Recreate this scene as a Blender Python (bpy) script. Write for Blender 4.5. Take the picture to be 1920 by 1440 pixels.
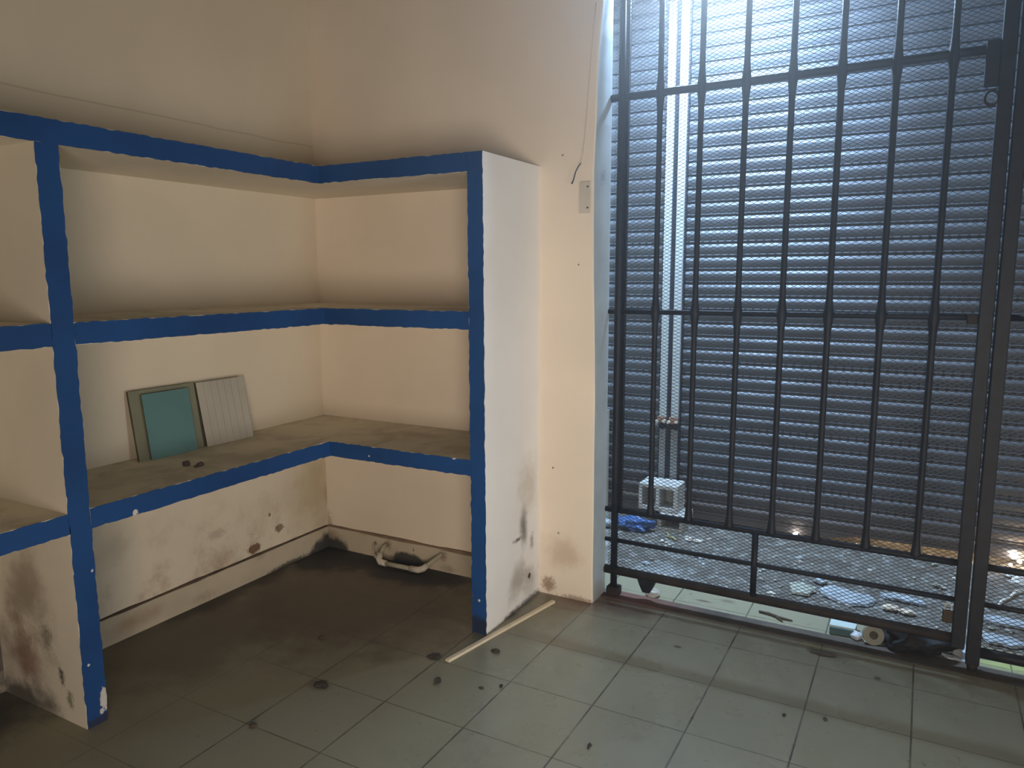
import bpy, bmesh, math, random
from mathutils import Vector, Matrix, noise
random.seed(7)
PI = math.pi
scn = bpy.context.scene
for o in list(bpy.data.objects): bpy.data.objects.remove(o)
COL = scn.collection

# ---------------------------------------------------------------- camera
CAM = Vector((2.866, -3.0576, 1.5042))
YAW, PITCH, ROLL, FPX = 0.50279, -0.14396, -0.00357, 1405.1
Fv = Vector((-math.sin(YAW)*math.cos(PITCH), math.cos(YAW)*math.cos(PITCH), math.sin(PITCH)))
Rv = Vector((math.cos(YAW), math.sin(YAW), 0)); Uv = Rv.cross(Fv)
R2 = Rv*math.cos(ROLL) + Uv*math.sin(ROLL); U2 = -Rv*math.sin(ROLL) + Uv*math.cos(ROLL)
cd = bpy.data.cameras.new('camera'); cam = bpy.data.objects.new('camera', cd); COL.objects.link(cam)
m = Matrix.Identity(4)
for r in range(3):
    m[r][0], m[r][1], m[r][2], m[r][3] = R2[r], U2[r], -Fv[r], CAM[r]
cam.matrix_world = m
cd.sensor_width = 36; cd.lens = FPX/1920*36; cd.clip_start = 0.02
scn.camera = cam

# ---------------------------------------------------------------- world, exposure, lights
w = bpy.data.worlds.new('world'); scn.world = w; w.use_nodes = True
bg = w.node_tree.nodes['Background']; bg.inputs[0].default_value = (0.010, 0.014, 0.026, 1); bg.inputs[1].default_value = 0.4
# thin haze added everywhere, standing in for lens glare of the tube lamp
vsc = w.node_tree.nodes.new('ShaderNodeVolumeScatter'); vsc.inputs['Density'].default_value = 0.042; vsc.inputs['Anisotropy'].default_value = 0.80
w.node_tree.links.new(vsc.outputs[0], w.node_tree.nodes['World Output'].inputs['Volume'])
scn.cycles.volume_bounces = 0
vs = scn.view_settings
vs.view_transform = 'Standard'; vs.look = 'None'; vs.gamma = 1; vs.use_curve_mapping = False; vs.exposure = 0.0
scn.cycles.use_denoising = True
scn.cycles.max_bounces = 8; scn.cycles.diffuse_bounces = 5; scn.cycles.glossy_bounces = 4
scn.cycles.sample_clamp_indirect = 3.0

def light(name, kind, loc, energy, color, size=0.1, size_y=None, target=None, spread=None):
    d = bpy.data.lights.new(name, kind); d.energy = energy; d.color = color
    if kind == 'AREA':
        d.shape = 'RECTANGLE'; d.size = size; d.size_y = size_y or size
        if spread: d.spread = spread
    else: d.shadow_soft_size = size
    o = bpy.data.objects.new(name, d); COL.objects.link(o); o.location = loc
    if target is not None:
        o.rotation_euler = (Vector(target)-Vector(loc)).to_track_quat('-Z', 'Y').to_euler()
    return o
COOL = (0.54, 0.74, 1.0)
# bluish white tube lamp hung in the bay between the gate and the roller shutter
light('vestibule_tube_light', 'AREA', (1.85, 0.88, 3.10), 190, COOL, 0.6, 0.10, (1.85, 0.88, 0.0))
# warm room fill added behind the photographer, its real source unseen
light('rear_fill_light', 'AREA', (3.45, -4.02, 0.76), 31, (1.0, 0.83, 0.69), 1.1, 1.3, (1.40, 0.0, 0.98), math.radians(98))
# cool fill light added by the right wall, which has no doorway
light('side_fill_light', 'AREA', (4.55, -1.5, 0.85), 14, (0.88, 0.94, 1.0), 1.2, 1.6, (1.3, -0.5, 0.95), math.radians(90))
# weak warm bulb on the ceiling
light('ceiling_bulb_light', 'POINT', (2.9, -2.1, 2.95), 2, (1.0, 0.74, 0.48), 0.10)
# street light shining in under the shutter
light('street_glow_warm', 'POINT', (3.425, 1.345, 0.045), 1.6, (1.0, 0.62, 0.30), 0.02)
light('street_lamp_warm', 'POINT', (2.98, 1.95, 0.42), 26, (1.0, 0.66, 0.34), 0.06)

# ---------------------------------------------------------------- node helpers
class NT:
    def __init__(s, mat): s.t = mat.node_tree; s.n = s.t.nodes; s.l = s.t.links
    def new(s, typ, **kw):
        n = s.n.new(typ)
        for k, v in kw.items(): setattr(n, k, v)
        return n
    def link(s, a, b): s.l.new(a, b)
    def val(s, inp, v):
        if isinstance(v, bpy.types.NodeSocket): s.l.new(v, inp)
        else: inp.default_value = v
    def math(s, op, a, b=None, c=None, clamp=False):
        n = s.new('ShaderNodeMath', operation=op); n.use_clamp = clamp
        s.val(n.inputs[0], a)
        if b is not None: s.val(n.inputs[1], b)
        if c is not None: s.val(n.inputs[2], c)
        return n.outputs[0]
    def pos(s):
        g = s.new('ShaderNodeNewGeometry'); x = s.new('ShaderNodeSeparateXYZ'); s.link(g.outputs['Position'], x.inputs[0])
        return g.outputs['Position'], x.outputs
    def noise(s, vec, scale, detail=4, rough=0.55, dist=0.0):
        n = s.new('ShaderNodeTexNoise'); n.inputs['Scale'].default_value = scale
        n.inputs['Detail'].default_value = detail; n.inputs['Roughness'].default_value = rough; n.inputs['Distortion'].default_value = dist
        if vec is not None: s.link(vec, n.inputs['Vector'])
        return n.outputs['Fac']
    def ramp(s, f, a, b, lo=0.0, hi=1.0):
        n = s.new('ShaderNodeMapRange'); n.interpolation_type = 'SMOOTHSTEP'
        s.link(f, n.inputs['Value'])
        for k, v in (('From Min', a), ('From Max', b), ('To Min', lo), ('To Max', hi)): n.inputs[k].default_value = v
        return n.outputs[0]
    def mix(s, f, a, b):
        n = s.new('ShaderNodeMix', data_type='RGBA')
        s.val(n.inputs[0], f); s.val(n.inputs[6], a if isinstance(a, bpy.types.NodeSocket) else (*a, 1)); s.val(n.inputs[7], b if isinstance(b, bpy.types.NodeSocket) else (*b, 1))
        return n.outputs[2]
    def blob(s, vec, nz, c, r, edge=0.6, scl=(1, 1, 1), wob=0.5):
        """distance mask round a world point with a noise-wobbled edge"""
        a = s.new('ShaderNodeVectorMath', operation='SUBTRACT'); s.link(vec, a.inputs[0]); a.inputs[1].default_value = c
        b = s.new('ShaderNodeVectorMath', operation='DIVIDE'); s.link(a.outputs[0], b.inputs[0]); b.inputs[1].default_value = tuple(r*q for q in scl)
        l = s.new('ShaderNodeVectorMath', operation='LENGTH'); s.link(b.outputs[0], l.inputs[0])
        d = s.math('MULTIPLY_ADD', nz, wob*2, l.outputs['Value']); d = s.math('SUBTRACT', d, wob)
        return s.ramp(d, 1.0, edge, 0.0, 1.0)

def mat(name, col, rough=0.6, metal=0.0, var=0.12, vscale=6.0, bump=0.0, bscale=60.0, stains=(), spec=0.5, fn=None):
    m = bpy.data.materials.new(name); m.use_nodes = True; N = NT(m)
    b = N.n['Principled BSDF']; b.inputs['Roughness'].default_value = rough; b.inputs['Metallic'].default_value = metal
    b.inputs['Specular IOR Level'].default_value = spec
    P, X = N.pos()
    n1 = N.noise(P, vscale, 5)
    dark = tuple(c*(1-var) for c in col); lite = tuple(min(1, c*(1+var)) for c in col)
    c = N.mix(N.ramp(n1, 0.3, 0.7), dark, lite)
    if stains:
        nz = N.noise(P, 9.0, 6, 0.65); nf = N.noise(P, 70.0, 4, 0.7)
        for (pt, r, scl, sc, st, edge) in stains:
            f = N.math('MULTIPLY', N.blob(P, nf if r < 0.07 else nz, pt, r, edge, scl, 0.9 if r < 0.07 else 0.8), st)
            c = N.mix(f, c, sc)
    if fn: c = fn(N, b, P, X, c)
    N.link(c, b.inputs['Base Color'])
    if bump:
        bn = N.new('ShaderNodeBump'); bn.inputs['Strength'].default_value = bump; bn.inputs['Distance'].default_value = 0.004
        N.link(N.noise(P, bscale, 6, 0.6), bn.inputs['Height']); N.link(bn.outputs[0], b.inputs['Normal'])
    return m

BR, BK, YL = (0.17, 0.095, 0.045), (0.035, 0.033, 0.028), (0.36, 0.26, 0.11)
CREAM = (0.70, 0.62, 0.475)
def wall_left_fn(N, b, P, X, c):
    # faint hairline at the old plaster edge above the shelves
    n = N.noise(P, 3.0, 3); z = N.math('MULTIPLY_ADD', n, 0.02, X[2])
    f = N.ramp(N.math('ABSOLUTE', N.math('SUBTRACT', z, 2.180)), 0.006, 0.0, 0.0, 0.35)
    c = N.mix(f, c, (0.25, 0.19, 0.12))
    # mottled damp towards the floor
    low = N.ramp(X[2], 0.62, 0.08); mo = N.ramp(N.noise(P, 4.5, 7, 0.7), 0.45, 0.72)
    return N.mix(N.math('MULTIPLY', N.math('MULTIPLY', low, mo), 0.75), c, (0.33, 0.215, 0.11))
M_wallA = mat('painted_plaster_left', CREAM, 0.75, var=0.05, vscale=1.6, bump=0.12, bscale=22, fn=wall_left_fn, stains=[
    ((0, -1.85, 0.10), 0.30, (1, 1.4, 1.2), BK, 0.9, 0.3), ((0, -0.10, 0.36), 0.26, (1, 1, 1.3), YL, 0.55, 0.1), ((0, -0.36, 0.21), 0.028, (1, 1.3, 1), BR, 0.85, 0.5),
    ((0, -0.53, 0.155), 0.030, (1, 1.6, 1), (0.14, 0.06, 0.03), 0.95, 0.7), ((0, -0.42, 0.30), 0.012, (1, 1, 1), BR, 0.9, 0.5),
    ((0, -0.75, 0.30), 0.05, (1, 1.4, .7), BR, 0.35, 0.3), ((0, -1.25, 0.40), 0.10, (1, 1, 1), (0.25, 0.2, 0.12), 0.3, 0.1),
    ((0, 0.0, 0.30), 0.03, (1, 1.5, 3), BR, 0.4, 0.1)])
M_wallB = mat('painted_plaster_back', (0.78, 0.69, 0.56), 0.72, var=0.04, vscale=1.8, bump=0.12, bscale=22, stains=[
    ((0.0, 0, 0.14), 0.05, (1, 1, 1.6), BR, 0.5, 0.2), ((1.45, 0, 0.22), 0.13, (1.2, 1, 0.9), (0.36, 0.20, 0.10), 0.40, 0.1),
    ((1.38, 0, 0.05), 0.05, (1, 1, 1), (0.20, 0.11, 0.05), 0.75, 0.3), ((1.53, 0, 0.0), 0.05, (2.6, 1, 0.55), (0.20, 0.12, 0.06), 0.7, 0.3),
    ((1.40, 0, 0.62), 0.006, (1, 1, 1), BK, 0.9, 0.5), ((1.43, 0, 0.31), 0.006, (1, 1, 1), BK, 0.8, 0.5),
    ((1.52, 0, 1.55), 0.005, (1, 1, 1), BK, 0.8, 0.5), ((1.44, 0, 2.02), 0.006, (1, 1, 1), BR, 0.8, 0.5)])
M_shelf = mat('painted_masonry_shelf', (0.74, 0.67, 0.53), 0.72, var=0.05, vscale=2.5, bump=0.15, bscale=26)
def shelf_top_fn(N, b, P, X, c):
    g = N.new('ShaderNodeNewGeometry'); s = N.new('ShaderNodeSeparateXYZ'); N.link(g.outputs['Normal'], s.inputs[0])
    up = N.ramp(s.outputs[2], 0.5, 0.9)
    d = N.ramp(N.noise(P, 5.0, 5, 0.6, 0.6), 0.42, 0.66)
    c = N.mix(N.math('MULTIPLY', up, 0.45), c, (0.55, 0.52, 0.42))
    return N.mix(N.math('MULTIPLY', N.math('MULTIPLY', up, d), 0.5), c, (0.30, 0.25, 0.18))
M_shelf_low = mat('dusty_shelf_top', (0.72, 0.65, 0.51), 0.75, var=0.06, vscale=3, bump=0.15, bscale=26, fn=shelf_top_fn, stains=[
    ((0.75, -0.20, 0.75), 0.10, (1.6, 0.8, 1), (0.15, 0.11, 0.07), 0.5, 0.1)])
M_panel = mat('painted_end_panel', (0.84, 0.82, 0.78), 0.65, var=0.03, vscale=3, bump=0.15, bscale=18, stains=[
    ((1.331, -0.16, 0.38), 0.085, (1, 0.6, 1.5), (0.12, 0.11, 0.085), 0.85, 0.1), ((1.331, -0.22, 0.33), 0.04, (1, 1.4, .35), BK, 0.9, 0.1),
    ((1.331, -0.08, 0.28), 0.04, (1, .7, 1.5), BK, 0.55, 0.1), ((1.331, -0.22, 0.14), 0.12, (1, 1, 1), (0.22, 0.18, 0.11), 0.6, 0.0),
    ((1.331, -0.10, 0.10), 0.10, (1, 1.2, 1), (0.22, 0.19, 0.14), 0.55, 0.0), ((1.331, -0.105, 0.12), 0.016, (1, 1, 1), BK, 1.0, 0.6),
    ((1.331, -0.12, 0.55), 0.16, (1, 1, 1.2), (0.44, 0.36, 0.24), 0.45, 0.0), ((1.331, -0.10, 0.0), 0.05, (1, 6, 0.6), BK, 0.85, 0.2),
    ((1.331, -0.28, 0.0), 0.03, (1, 4, 0.8), BK, 0.7, 0.2)])
M_divider = mat('painted_divider_panel', (0.68, 0.63, 0.53), 0.72, var=0.05, vscale=3, bump=0.15, bscale=18, stains=[
    ((0.20, -1.71, 0.40), 0.19, (1, 1, 1.2), (0.20, 0.14, 0.08), 0.7, 0.0), ((0.16, -1.71, 0.18), 0.21, (1, 1, 1), (0.20, 0.10, 0.06), 0.85, 0.0),
    ((0.37, -1.71, 0.16), 0.030, (0.8, 1, 1.6), BK, 0.9, 0.1), ((0.30, -1.71, 0.28), 0.05, (1.0, 1, 1.3), (0.10, 0.09, 0.05), 0.7, 0.1),
    ((0.41, -1.71, 0.08), 0.035, (0.8, 1, 1.3), (0.10, 0.11, 0.04), 0.75, 0.1), ((0.10, -1.71, 0.02), 0.13, (2.2, 1, 0.7), BK, 0.85, 0.2),
    ((0.24, -1.71, 0.05), 0.09, (1.5, 1, 1.0), (0.12, 0.11, 0.09), 0.6, 0.1)])
CHIP = (0.62, 0.60, 0.55)
M_blue = mat('blue_gloss_paint', (0.010, 0.060, 0.200), 0.5, spec=0.25, var=0.14, vscale=3, bump=0.10, bscale=30, stains=[
    ((0.497, -1.480, 0.690), 0.009, (1, 1.2, 1.3), CHIP, 1, 0.8), ((0.497, -1.649, 0.538), 0.006, (1, 1, 1), CHIP, 1, 0.7),
    ((0.497, -1.688, 0.222), 0.005, (1, 1, 1), CHIP, 1, 0.7), ((0.497, -1.646, 0.080), 0.034, (1, .42, 1.3), CHIP, 1, 0.8),
    ((0.497, -1.658, 0.040), 0.012, (1, .7, 1.0), CHIP, 1, 0.8), ((0.497, -1.66, 0.010), 0.05, (1, 2, .5), (0.03, 0.03, 0.05), .8, 0.5),
    ((0.728, -0.498, 0.706), 0.005, (1, 1, 1), CHIP, 1, 0.7), ((1.181, -0.498, 0.747), 0.006, (1.3, 1, 1), CHIP, 1, 0.7),
    ((1.297, -0.498, 0.146), 0.006, (1, 1, 1), CHIP, 1, 0.7), ((1.300, -0.498, 0.03), 0.07, (1.2, 1, 0.9), (0.018, 0.018, 0.02), .8, 0.5)])
M_skirtA = mat('skirting_paint_left', (0.50, 0.43, 0.31), 0.75, var=0.08, vscale=5, bump=0.2, bscale=20, stains=[
    ((0.0, -1.2, 0.06), 0.09, (1, 2.0, .7), (0.28, 0.17, 0.09), 0.65, 0.0), ((0.0, -0.85, 0.03), 0.05, (1, 2, .7), (0.26, 0.15, 0.08), 0.5, 0.0),
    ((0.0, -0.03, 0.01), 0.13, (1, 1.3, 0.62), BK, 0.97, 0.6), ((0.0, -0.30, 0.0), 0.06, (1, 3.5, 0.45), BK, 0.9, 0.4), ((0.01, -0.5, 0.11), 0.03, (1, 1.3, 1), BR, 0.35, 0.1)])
M_skirtB = mat('skirting_paint_back', (0.50, 0.44, 0.33), 0.75, var=0.07, vscale=5, bump=0.2, bscale=20, stains=[
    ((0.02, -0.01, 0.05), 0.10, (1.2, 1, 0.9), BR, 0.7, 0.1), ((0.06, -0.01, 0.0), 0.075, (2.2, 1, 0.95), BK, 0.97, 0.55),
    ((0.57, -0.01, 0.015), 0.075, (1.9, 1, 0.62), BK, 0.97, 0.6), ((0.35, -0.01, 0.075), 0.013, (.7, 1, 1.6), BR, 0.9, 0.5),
    ((0.60, -0.01, 0.085), 0.010, (.6, 1, 1.4), BR, 0.9, 0.5), ((0.435, -0.01, 0.085), 0.030, (1, 1, 1.3), BR, 0.6, 0.2),
    ((0.785, -0.01, 0.085), 0.036, (1, 1, 1.2), BR, 0.6, 0.2), ((0.82, -0.01, 0.02), 0.05, (1.3, 1, .5), BR, 0.4, 0.2)])
M_groove = mat('dark_dirt_line', (0.085, 0.055, 0.03), 0.9, var=0.4, vscale=14)
M_groove2 = mat('brown_dirt_line', (0.21, 0.145, 0.085), 0.9, var=0.25, vscale=14)

TX, TY, TS = 0.9374, -1.4305, 0.33
def floor_fn(N, b, P, X, c):
    def edge(x, t):
        q = N.math('DIVIDE', N.math('SUBTRACT', x, t), TS); fr = N.math('FRACT', N.math('ADD', q, 20.0))
        return N.math('MINIMUM', fr, N.math('SUBTRACT', 1.0, fr)), N.math('FLOOR', N.math('ADD', q, 20.0))
    ex, ix = edge(X[0], TX); ey, iy = edge(X[1], TY)
    e = N.math('MINIMUM', N.math('MULTIPLY_ADD', ex, 1.0, 0.0), N.math('MULTIPLY', ey, 1.5))
    cv = N.new('ShaderNodeCombineXYZ'); N.link(ix, cv.inputs[0]); N.link(iy, cv.inputs[1])
    wn = N.new('ShaderNodeTexWhiteNoise'); N.link(cv.outputs[0], wn.inputs[0])
    c = N.mix(N.math('MULTIPLY', wn.outputs['Value'], 0.25), c, (0.285, 0.272, 0.200))
    # scuffs and dust, brown silt under the shelves and along the walls
    sc = N.ramp(N.noise(P, 3.2, 8, 0.72, 0.4), 0.50, 0.72)
    c = N.mix(N.math('MULTIPLY', sc, 0.42), c, (0.20, 0.185, 0.145))
    sp = N.ramp(N.noise(P, 30, 3, 0.6), 0.66, 0.72)
    c = N.mix(N.math('MULTIPLY', sp, 0.55), c, (0.12, 0.10, 0.07))
    nz = N.noise(P, 6.0, 6, 0.65)
    for pt, r, scl, col, st, ed in [
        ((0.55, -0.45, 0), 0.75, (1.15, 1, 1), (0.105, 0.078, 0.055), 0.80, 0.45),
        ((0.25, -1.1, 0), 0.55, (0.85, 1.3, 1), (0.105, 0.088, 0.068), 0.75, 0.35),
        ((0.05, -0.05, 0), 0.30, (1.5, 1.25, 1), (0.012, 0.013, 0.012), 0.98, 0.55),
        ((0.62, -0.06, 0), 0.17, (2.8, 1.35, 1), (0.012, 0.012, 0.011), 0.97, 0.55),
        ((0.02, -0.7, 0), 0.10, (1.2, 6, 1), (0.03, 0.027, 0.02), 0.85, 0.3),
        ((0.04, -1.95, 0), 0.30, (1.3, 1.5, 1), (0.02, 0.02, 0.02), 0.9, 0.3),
        ((1.28, -0.25, 0), 0.11, (0.8, 2.6, 1), (0.03, 0.025, 0.02), 0.9, 0.3),
        ((1.52, 0.0, 0), 0.16, (1.6, 1, 1), (0.15, 0.085, 0.06), 0.75, 0.2),
        ((1.75, 0.03, 0), 0.17, (1.6, 0.8, 1), (0.13, 0.07, 0.05), 0.65, 0.2),
        ((0.99, -1.13, 0), 0.050, (1.5, 0.9, 1), (0.06, 0.05, 0.035), 0.85, 0.2),
        ((1.244, -0.755, 0), 0.048, (1, 1, 1), (0.07, 0.065, 0.045), 0.75, 0.2),
        ((2.07, -0.213, 0), 0.022, (1.2, .8, 1), (0.09, 0.08, 0.05), 0.9, 0.3),
        ((2.60, 0.005, 0), 0.055, (1.7, .7, 1), (0.10, 0.065, 0.04), 0.8, 0.2),
        ((2.56, 0.055, 0), 0.07, (1.5, .5, 1), (0.26, 0.20, 0.07), 0.6, 0.2),
        ((2.80, -0.095, 0), 0.016, (1, 1, 1), (0.08, 0.07, 0.05), 0.9, 0.3),
        ((2.13, -0.87, 0), 0.03, (1, 1, 1), (0.2, 0.18, 0.13), 0.6, 0.1),
        ((2.33, 0.06, 0), 0.06, (9.0, .35, 1), (0.20, 0.17, 0.11), 0.5, 0.1),
        ((2.6, -0.03, 0), 0.04, (14.0, .4, 1), (0.22, 0.19, 0.13), 0.45, 0.1),
        ((3.25, 0.24, 0), 0.07, (2.6, .7, 1), (0.42, 0.47, 0.18), 0.8, 0.2),
        ((2.05, 0.27, 0), 0.022, (2.6, .7, 1), (0.10, 0.07, 0.05), 0.9, 0.2),
        ((2.15, 0.32, 0), 0.03, (1.6, 1, 1), (0.10, 0.085, 0.07), 0.6, 0.2)]:
        c = N.mix(N.math('MULTIPLY', N.blob(P, nz, pt, r, ed, scl), st), c, col)
    gj = N.ramp(N.noise(P, 9, 4), 0.25, 0.75, 0.45, 1.0)
    g = N.math('MULTIPLY', N.ramp(e, 0.0125, 0.006), gj)
    g = N.math('MULTIPLY', g, N.ramp(X[0], 0.35, 1.15, 0.30, 1.0))
    c = N.mix(g, c, (0.045, 0.040, 0.030))
    rr = N.ramp(N.noise(P, 4, 5), 0.3, 0.7, 0.24, 0.36)
    rr = N.math('ADD', rr, N.math('MULTIPLY', N.ramp(X[0], 1.35, 0.9), 0.30)); N.link(rr, b.inputs['Roughness'])
    return c
M_floor = mat('ceramic_floor_tiles', (0.245, 0.232, 0.160), 0.3, var=0.05, vscale=1.5, bump=0.03, bscale=12, fn=floor_fn, spec=0.45)
M_ceil = mat('ceiling_paint', (0.30, 0.27, 0.21), 0.8, var=0.03)
M_roomwall = mat('painted_plaster_room', (0.60, 0.53, 0.41), 0.8, var=0.04, vscale=2)
M_jamb = mat('grey_painted_jamb', (0.42, 0.50, 0.54), 0.5, var=0.07, vscale=7, bump=0.25, bscale=14, stains=[
    ((1.605, 0.07, 0.0), 0.10, (1, 1, 1), (0.30, 0.27, 0.22), 0.8, 0.1), ((1.605, 0.08, 1.93), 0.02, (1, 2, 3), (0.16, 0.20, 0.26), 0.7, 0.1)])
M_thresh = mat('threshold_dirt', (0.055, 0.045, 0.035), 0.85, var=0.35, vscale=10, bump=0.4, bscale=40, stains=[
    ((1.80, 0.12, 0), 0.30, (1, 1, 1), (0.13, 0.055, 0.04), 0.8, 0.1)])
M_iron = mat('dark_painted_iron', (0.012, 0.016, 0.024), 0.50, 0.0, var=0.25, vscale=18, bump=0.15, bscale=70, spec=0.22)
M_iron2 = mat('rusty_dark_iron', (0.024, 0.021, 0.020), 0.6, 0.0, var=0.35, vscale=12, bump=0.25, bscale=50, spec=0.2)
M_mesh = mat('expanded_metal_mesh', (0.030, 0.036, 0.045), 0.5, 0.0, var=0.2, vscale=10, spec=0.5)
def shutter_fn(N, b, P, X, c):
    d = N.ramp(N.noise(P, 2.2, 7, 0.65), 0.35, 0.7)
    c = N.mix(N.math('MULTIPLY', d, 0.6), c, (0.045, 0.05, 0.056))
    low = N.ramp(X[2], 0.35, 0.02)
    c = N.mix(N.math('MULTIPLY', low, 0.6), c, (0.10, 0.065, 0.042))
    N.link(N.ramp(N.noise(P, 9, 4), 0.3, 0.7, 0.48, 0.60), b.inputs['Roughness'])
    return c
M_shut = mat('galvanised_shutter_steel', (0.085, 0.102, 0.125), 0.45, 0.35, var=0.14, vscale=3, fn=shutter_fn)
M_guide = mat('bright_galvanised_channel', (0.38, 0.44, 0.47), 0.42, 0.25, var=0.07, vscale=8)
M_guide2 = mat('dull_galvanised_channel', (0.20, 0.22, 0.23), 0.5, 0.2, var=0.15, vscale=8)
M_rust = mat('rusty_bracket', (0.16, 0.09, 0.06), 0.8, 0.0, var=0.4, vscale=20)
M_bolt = mat('pale_bolt_metal', (0.55, 0.53, 0.47), 0.45, 0.3, var=0.1)
def ground_fn(N, b, P, X, c):
    a = N.ramp(N.noise(P, 5.5, 9, 0.75, 0.5), 0.40, 0.62)
    c = N.mix(N.math('MULTIPLY', a, 0.75), c, (0.075, 0.066, 0.055))
    e = N.ramp(N.noise(P, 15.0, 6, 0.7), 0.52, 0.60)
    c = N.mix(N.math('MULTIPLY', e, 0.6), c, (0.34, 0.365, 0.36))
    k = N.ramp(N.noise(P, 34.0, 4, 0.7), 0.60, 0.68)
    return N.mix(N.math('MULTIPLY', k, 0.75), c, (0.03, 0.028, 0.025))
M_ground = mat('broken_cement_ground', (0.135, 0.13, 0.115), 0.85, var=0.15, vscale=8, bump=0.9, bscale=45, fn=ground_fn, stains=[
    ((1.75, 0.50, 0), 0.28, (1, .6, 1), (0.32, 0.37, 0.39), 0.7, 0.1)])
M_cement = mat('grey_cement', (0.36, 0.36, 0.33), 0.9, var=0.2, vscale=18, bump=0.7, bscale=60)
M_block = mat('pale_hollow_block', (0.42, 0.44, 0.43), 0.9, var=0.18, vscale=14, bump=0.7, bscale=70)
M_plaster = mat('blue_grey_plaster', (0.36, 0.42, 0.47), 0.85, var=0.25, vscale=22, bump=0.8, bscale=50)
M_plaster2 = mat('pale_green_plaster', (0.37, 0.40, 0.34), 0.9, var=0.2, vscale=22, bump=0.8, bscale=50)
M_white = mat('white_chip', (0.78, 0.78, 0.74), 0.7, var=0.1, vscale=30)
M_peach = mat('peach_chip', (0.72, 0.60, 0.47), 0.7, var=0.15, vscale=30)
M_black = mat('black_plastic_bag', (0.010, 0.012, 0.014), 0.6, var=0.3, vscale=12, bump=0.6, bscale=30, spec=0.15)
M_bluebag = mat('blue_plastic_bag', (0.03, 0.10, 0.30), 0.4, var=0.3, vscale=16, bump=0.5, bscale=40)
M_teal = mat('teal_glaze', (0.11, 0.235, 0.235), 0.35, var=0.06, vscale=5)
M_green = mat('pale_green_board', (0.20, 0.205, 0.135), 0.6, var=0.10, vscale=6)
M_edge = mat('brown_board_edge', (0.070, 0.060, 0.030), 0.8, var=0.3, vscale=20)
M_beige = mat('beige_board', (0.44, 0.415, 0.345), 0.6, var=0.05, vscale=6)
M_groovel = mat('beige_board_groove', (0.30, 0.27, 0.21), 0.7, var=0.1)
M_pvc = mat('white_pvc_pipe', (0.60, 0.57, 0.47), 0.45, var=0.1, vscale=20)
M_pvcg = mat('dirty_pvc_pipe', (0.42, 0.41, 0.31), 0.5, var=0.15, vscale=20)
M_stick = mat('cream_plastic_strip', (0.72, 0.62, 0.44), 0.5, var=0.06, vscale=12)
M_switch = mat('beige_plate', (0.56, 0.52, 0.44), 0.5, var=0.05)
M_dark = mat('dark_recess', (0.02, 0.02, 0.018), 0.9, var=0.2)
M_wire = mat('black_wire', (0.03, 0.03, 0.03), 0.6, var=0.1)
M_wire2 = mat('cream_painted_wire', (0.58, 0.51, 0.42), 0.7, var=0.1)
M_brass = mat('tarnished_brass', (0.045, 0.032, 0.015), 0.55, 0.3, var=0.2, vscale=30)
M_roll = mat('yellowed_tape', (0.15, 0.15, 0.105), 0.5, var=0.15, vscale=30)
M_tealbox = mat('dark_teal_box', (0.03, 0.085, 0.09), 0.5, var=0.2, vscale=12)
M_palebox = mat('pale_aqua_lid', (0.45, 0.55, 0.54), 0.5, var=0.08, vscale=12)
M_greybox = mat('blue_grey_scrap', (0.44, 0.49, 0.54), 0.6, var=0.15, vscale=14, bump=.3, bscale=40)
M_dirt = mat('dirt_clump', (0.035, 0.028, 0.020), 0.95, var=0.4, vscale=60)
M_leaf = mat('dry_brown_leaf', (0.060, 0.048, 0.034), 0.9, var=0.3, vscale=60)
M_yel = mat('yellow_green_ribbon', (0.36, 0.36, 0.15), 0.6, var=0.1)
M_wood = mat('weathered_board', (0.24, 0.23, 0.20), 0.8, var=0.2, vscale=10, bump=0.4, bscale=30)
def emis(name, col, st):
    m = bpy.data.materials.new(name); m.use_nodes = True; b = m.node_tree.nodes['Principled BSDF']
    b.inputs['Base Color'].default_value = (*col, 1); b.inputs['Emission Color'].default_value = (*col, 1); b.inputs['Emission Strength'].default_value = st
    return m

# ---------------------------------------------------------------- geometry helpers
def bx(bm, x0, x1, y0, y1, z0, z1, bev=0.0, mi=0):
    r = bmesh.ops.create_cube(bm, size=1.0); vs_ = r['verts']
    for v in vs_:
        v.co = Vector(((x0+x1)/2+v.co.x*(x1-x0), (y0+y1)/2+v.co.y*(y1-y0), (z0+z1)/2+v.co.z*(z1-z0)))
    fs = list({f for v in vs_ for f in v.link_faces})
    for f in fs: f.material_index = mi
    if bev > 0:
        bmesh.ops.bevel(bm, geom=list({e for v in vs_ for e in v.link_edges}), offset=bev, segments=2, affect='EDGES', profile=0.5)
def frame_from(d):
    d = d.normalized(); a = Vector((0, 0, 1)) if abs(d.z) < 0.9 else Vector((1, 0, 0))
    u = d.cross(a).normalized(); return u, d.cross(u).normalized()
def tube(bm, pts, rad, n=12, caps=True):
    pts = [Vector(p) for p in pts]; rr = rad if isinstance(rad, (list, tuple)) else [rad]*len(pts)
    rings = []; u = None
    for i, p in enumerate(pts):
        d = (pts[min(i+1, len(pts)-1)] - pts[max(i-1, 0)])
        if u is None: u, v = frame_from(d)
        else:
            dn = d.normalized(); u = (u - dn*u.dot(dn)).normalized(); v = dn.cross(u)
        if i == 0: v = d.normalized().cross(u)
        rings.append([bm.verts.new(p + (u*math.cos(2*PI*k/n) + v*math.sin(2*PI*k/n))*rr[i]) for k in range(n)])
    for a, b in zip(rings, rings[1:]):
        for k in range(n):
            f = bm.faces.new((a[k], a[(k+1) % n], b[(k+1) % n], b[k])); f.smooth = True
    if caps:
        bm.faces.new(rings[0][::-1]); bm.faces.new(rings[-1])
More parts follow.
